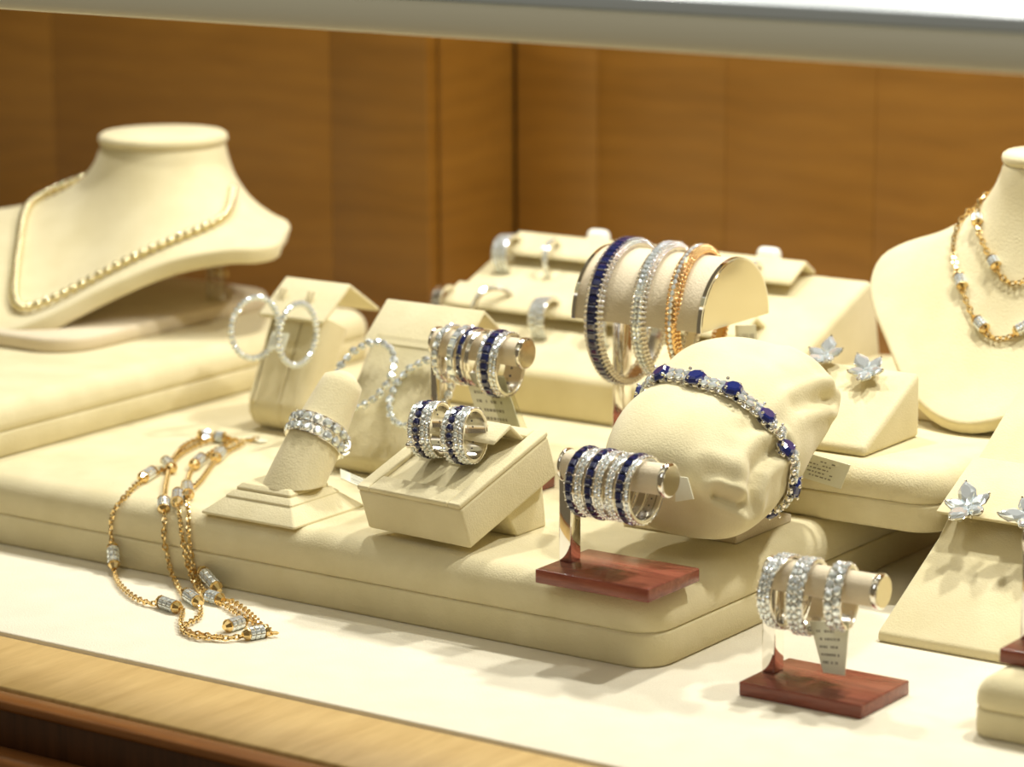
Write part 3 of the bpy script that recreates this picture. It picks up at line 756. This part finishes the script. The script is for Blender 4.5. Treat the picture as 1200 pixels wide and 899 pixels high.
# ------------------------------------------------------------------ flower studs on their blocks
def flower(label, c, nrm, up, s, group, spin=0):
    c = V(c); nn = V(nrm).normalized(); u = V(up); u = (u - nn*u.dot(nn)).normalized(); v = nn.cross(u)
    t = thing('flower_stud', label, 'earring', c - nn*.003, group); D = None
    met = MB(); met.cyl(c - nn*.0042, c, .0006, n=8)
    for k in range(5):
        a = 2*PI*k/5 + spin; d = u*math.cos(a) + v*math.sin(a); tip = (d + nn*.35).normalized()
        L = s*(1.15 if k in (0, 2) else .9)
        g = MB(); g.gem(c + tip*L*.52, (nn - d*.35), tip, L*.66, L*1.0, L*.34, 10, 1); g.build('petal', DIAM, t)
        met.gem(c + tip*L*.52 - nn*.0007, (nn - d*.35), tip, L*.68, L*1.04, L*.25, 10, 1)
        met.ball(c + tip*L*1.0, .0005, 6, 4)
    met.build('claw_setting', SILVER, t)
    g = MB(); g.gem(c + nn*.0010, nn, u, s*.36, s*.36, s*.25, 8); g.build('centre_stone', DIAM, t)
t = thing('stud_block', 'cream wedge block with two flower studs in front of the right bust', 'display block', (-.02, .23, RT))
m = MB(); m.prism([(.2100, RT), (.2100, RT + .0035), (.2510, RT + .0238), (.2510, RT)], -.060, .0072); m.build('wedge_body', SUEDE, t, bevel=.0022)
sn = V((0, -.0203, .041)).normalized()
for lb, x, y in (('diamond flower stud on the wedge block beside the pillow corner', -.0305, .2480), ('diamond flower stud on the wedge block nearest the right bust', -.0100, .2430)):
    z = RT + .0035 + (y - .21)*.495; flower(lb, (x, y, z + .0035), sn, (.3, .6, .6), .0082, 'flower studs on the wedge block', .5 if x < -.02 else 1.2)

t = thing('earring_slope', 'large sloping cream panel with a folded flap at the right edge', 'earring display', (.10, .19, 0))
xa, xb = .0424, .175
m = MB(); m.prism([(.1562, 0), (.1562, .0035), (.1990, .0270), (.2235, .0470), (.2820, .0830), (.2900, .0800), (.2900, 0)], xa, xb); m.build('panel_body', SUEDE, t, bevel=.0012)
m = MB(); m.prism([(.1965, .0365), (.1985, .0352), (.2265, .0482), (.2245, .0505)], xa, xb); m.build('flap', SUEDE, t, bevel=.0006)
fn = V((0, -.45, .85))
flower('diamond flower stud on the flap of the sloping right panel', (.0560, .1945, .0400), fn, (.2, .5, .8), .0095, 'flower studs on the sloping panel', .7)
flower('diamond flower stud at the right edge on the panel flap', (.0790, .1945, .0400), fn, (.2, .5, .8), .0095, 'flower studs on the sloping panel', 2.2)
jewel_ring('diamond_ring', 'pave ring cut off by the right edge above the sloping panel', (.0735, .255, .0795), (1, .15, 0), .0095, [(-.0016, 'd', .0018, 30, 8), (.0002, 'd', .0018, 30, 8), (.002, 'd', .0018, 30, 8)])

# tags on the ring stands
tag('white tag behind the free end of the front ring rod', [(-.0098, .112, .0589), (-.0052, .112, .0590), (-.0028, .112, .0521), (-.0098, .112, .0502)], print_=False)
tag('printed white tag hanging from the rings on the lower right stand', [(.0514, .0945, .0235), (.0655, .0945, .0255), (.0640, .0950, .0076), (.0563, .0950, .0073)], bars=0, print_=True)
tag('crumpled printed tag hanging below the rings on the back rod', [(-.1389, .1715, .0690), (-.1224, .1735, .0690), (-.1150, .1745, .0480), (-.1320, .1725, .0480)], print_=True)
tag('clear plastic sleeve hanging below the back rod', [(-.1280, .1690, .0690), (-.1190, .1710, .0690), (-.1090, .1710, .0480), (-.1190, .1690, .0480)], print_=False, name='tag_sleeve', m_=ACRYL)

# ------------------------------------------------------------------ long gold necklace in four strands, draped over the tray edge
NECK = {
  'A': [(-0.2491,0.1835,0.0275), (-0.2512,0.1766,0.0275), (-0.2617,0.1787,0.0275), (-0.2671,0.1768,0.0275), (-0.2672,0.1677,0.0275), (-0.2633,0.1561,0.0275), (-0.2552,0.1423,0.0275), (-0.2455,0.1268,0.0275), (-0.2432,0.1184,0.0275), (-0.2410,0.1101,0.0275), (-0.2357,0.0975,0.0275), (-0.2314,0.0871,0.0261), (-0.2331,0.0833,0.0218), (-0.2341,0.0823,0.0161), (-0.2340,0.0823,0.0096), (-0.2334,0.0823,0.0036), (-0.2264,0.0749,0.0015), (-0.2139,0.0639,0.0015), (-0.1996,0.0547,0.0015), (-0.1895,0.0510,0.0015), (-0.1845,0.0517,0.0015), (-0.1789,0.0515,0.0015), (-0.1733,0.0514,0.0015), (-0.1627,0.0383,0.0015), (-0.1540,0.0318,0.0015), (-0.1465,0.0319,0.0015), (-0.1387,0.0324,0.0015), (-0.1352,0.0372,0.0015), (-0.1324,0.0427,0.0015), (-0.1282,0.0467,0.0015)],
  'B': [(-0.2539,0.1767,0.0275), (-0.2608,0.1756,0.0275), (-0.2619,0.1677,0.0275), (-0.2592,0.1553,0.0275), (-0.2537,0.1416,0.0275), (-0.2438,0.1263,0.0275), (-0.2304,0.1091,0.0275), (-0.2178,0.0938,0.0275), (-0.2117,0.0863,0.0255), (-0.2087,0.0831,0.0215), (-0.2086,0.0823,0.0147), (-0.2072,0.0823,0.0091), (-0.2058,0.0823,0.0036), (-0.1970,0.0754,0.0015), (-0.1870,0.0672,0.0015), (-0.1787,0.0622,0.0015), (-0.1712,0.0580,0.0015), (-0.1629,0.0483,0.0015), (-0.1599,0.0377,0.0015), (-0.1568,0.0324,0.0015), (-0.1471,0.0291,0.0015), (-0.1403,0.0325,0.0015)],
  'C': [(-0.2478,0.1736,0.0275), (-0.2446,0.1616,0.0275), (-0.2404,0.1505,0.0275), (-0.2321,0.1358,0.0275), (-0.2222,0.1194,0.0275), (-0.2161,0.1075,0.0275), (-0.2108,0.0985,0.0275), (-0.1997,0.0860,0.0253), (-0.1968,0.0824,0.0186), (-0.1961,0.0823,0.0124), (-0.1951,0.0823,0.0072), (-0.1929,0.0823,0.0018), (-0.1800,0.0719,0.0015), (-0.1708,0.0675,0.0015), (-0.1666,0.0690,0.0015), (-0.1575,0.0647,0.0015), (-0.1477,0.0585,0.0015), (-0.1391,0.0517,0.0015), (-0.1367,0.0435,0.0015)],
  'D': [(-0.2526,0.1721,0.0275), (-0.2482,0.1557,0.0275), (-0.2408,0.1400,0.0275), (-0.2344,0.1276,0.0275), (-0.2232,0.1123,0.0275), (-0.2111,0.0936,0.0275), (-0.2037,0.0855,0.0248), (-0.2000,0.0823,0.0181), (-0.1986,0.0823,0.0111), (-0.1968,0.0823,0.0050), (-0.1899,0.0774,0.0015), (-0.1769,0.0674,0.0015), (-0.1710,0.0660,0.0015), (-0.1633,0.0634,0.0015), (-0.1530,0.0575,0.0015), (-0.1437,0.0536,0.0015), (-0.1323,0.0489,0.0015), (-0.1327,0.0413,0.0015)],
}
STATIONS = [((-0.2691,0.1719,0.0283), (-0.2669,0.1770,0.0283)), ((-0.2631,0.1741,0.0283), (-0.2576,0.1760,0.0283)), ((-0.2528,0.1337,0.0283), (-0.2391,0.1228,0.0283)), ((-0.2392,0.1048,0.0283), (-0.2449,0.1189,0.0283)), ((-0.2366,0.1311,0.0283), (-0.2444,0.1462,0.0283)), ((-0.2371,0.1442,0.0283), (-0.2453,0.1594,0.0283)), ((-0.2147,0.0897,0.0280), (-0.2101,0.0843,0.0243)), ((-0.2163,0.0995,0.0283), (-0.2060,0.0872,0.0269)), ((-0.2215,0.1103,0.0283), (-0.2064,0.0938,0.0283)), ((-0.2336,0.0823,0.0099), (-0.2264,0.0749,0.0023)), ((-0.1865,0.0530,0.0023), (-0.1724,0.0495,0.0023)), ((-0.1860,0.0665,0.0023), (-0.1708,0.0584,0.0023)), ((-0.1779,0.0680,0.0023), (-0.1671,0.0660,0.0023)), ((-0.1919,0.0823,0.0065), (-0.1753,0.0738,0.0023)), ((-0.1452,0.0402,0.0023), (-0.1445,0.0519,0.0023)), ((-0.1341,0.0367,0.0023), (-0.1303,0.0466,0.0023))]
t = thing('long_necklace', 'long gold chain with diamond beads draped over the front of the big tray', 'necklace', (-.21, .08, 0))
for k_, p_ in NECK.items():
    m = MB(); chain(m, p_, .0019, .00036, .00088); m.build('chain_strand', GOLD, t, kind='stuff')
for a, b in STATIONS: station(t, a, b, .0023)
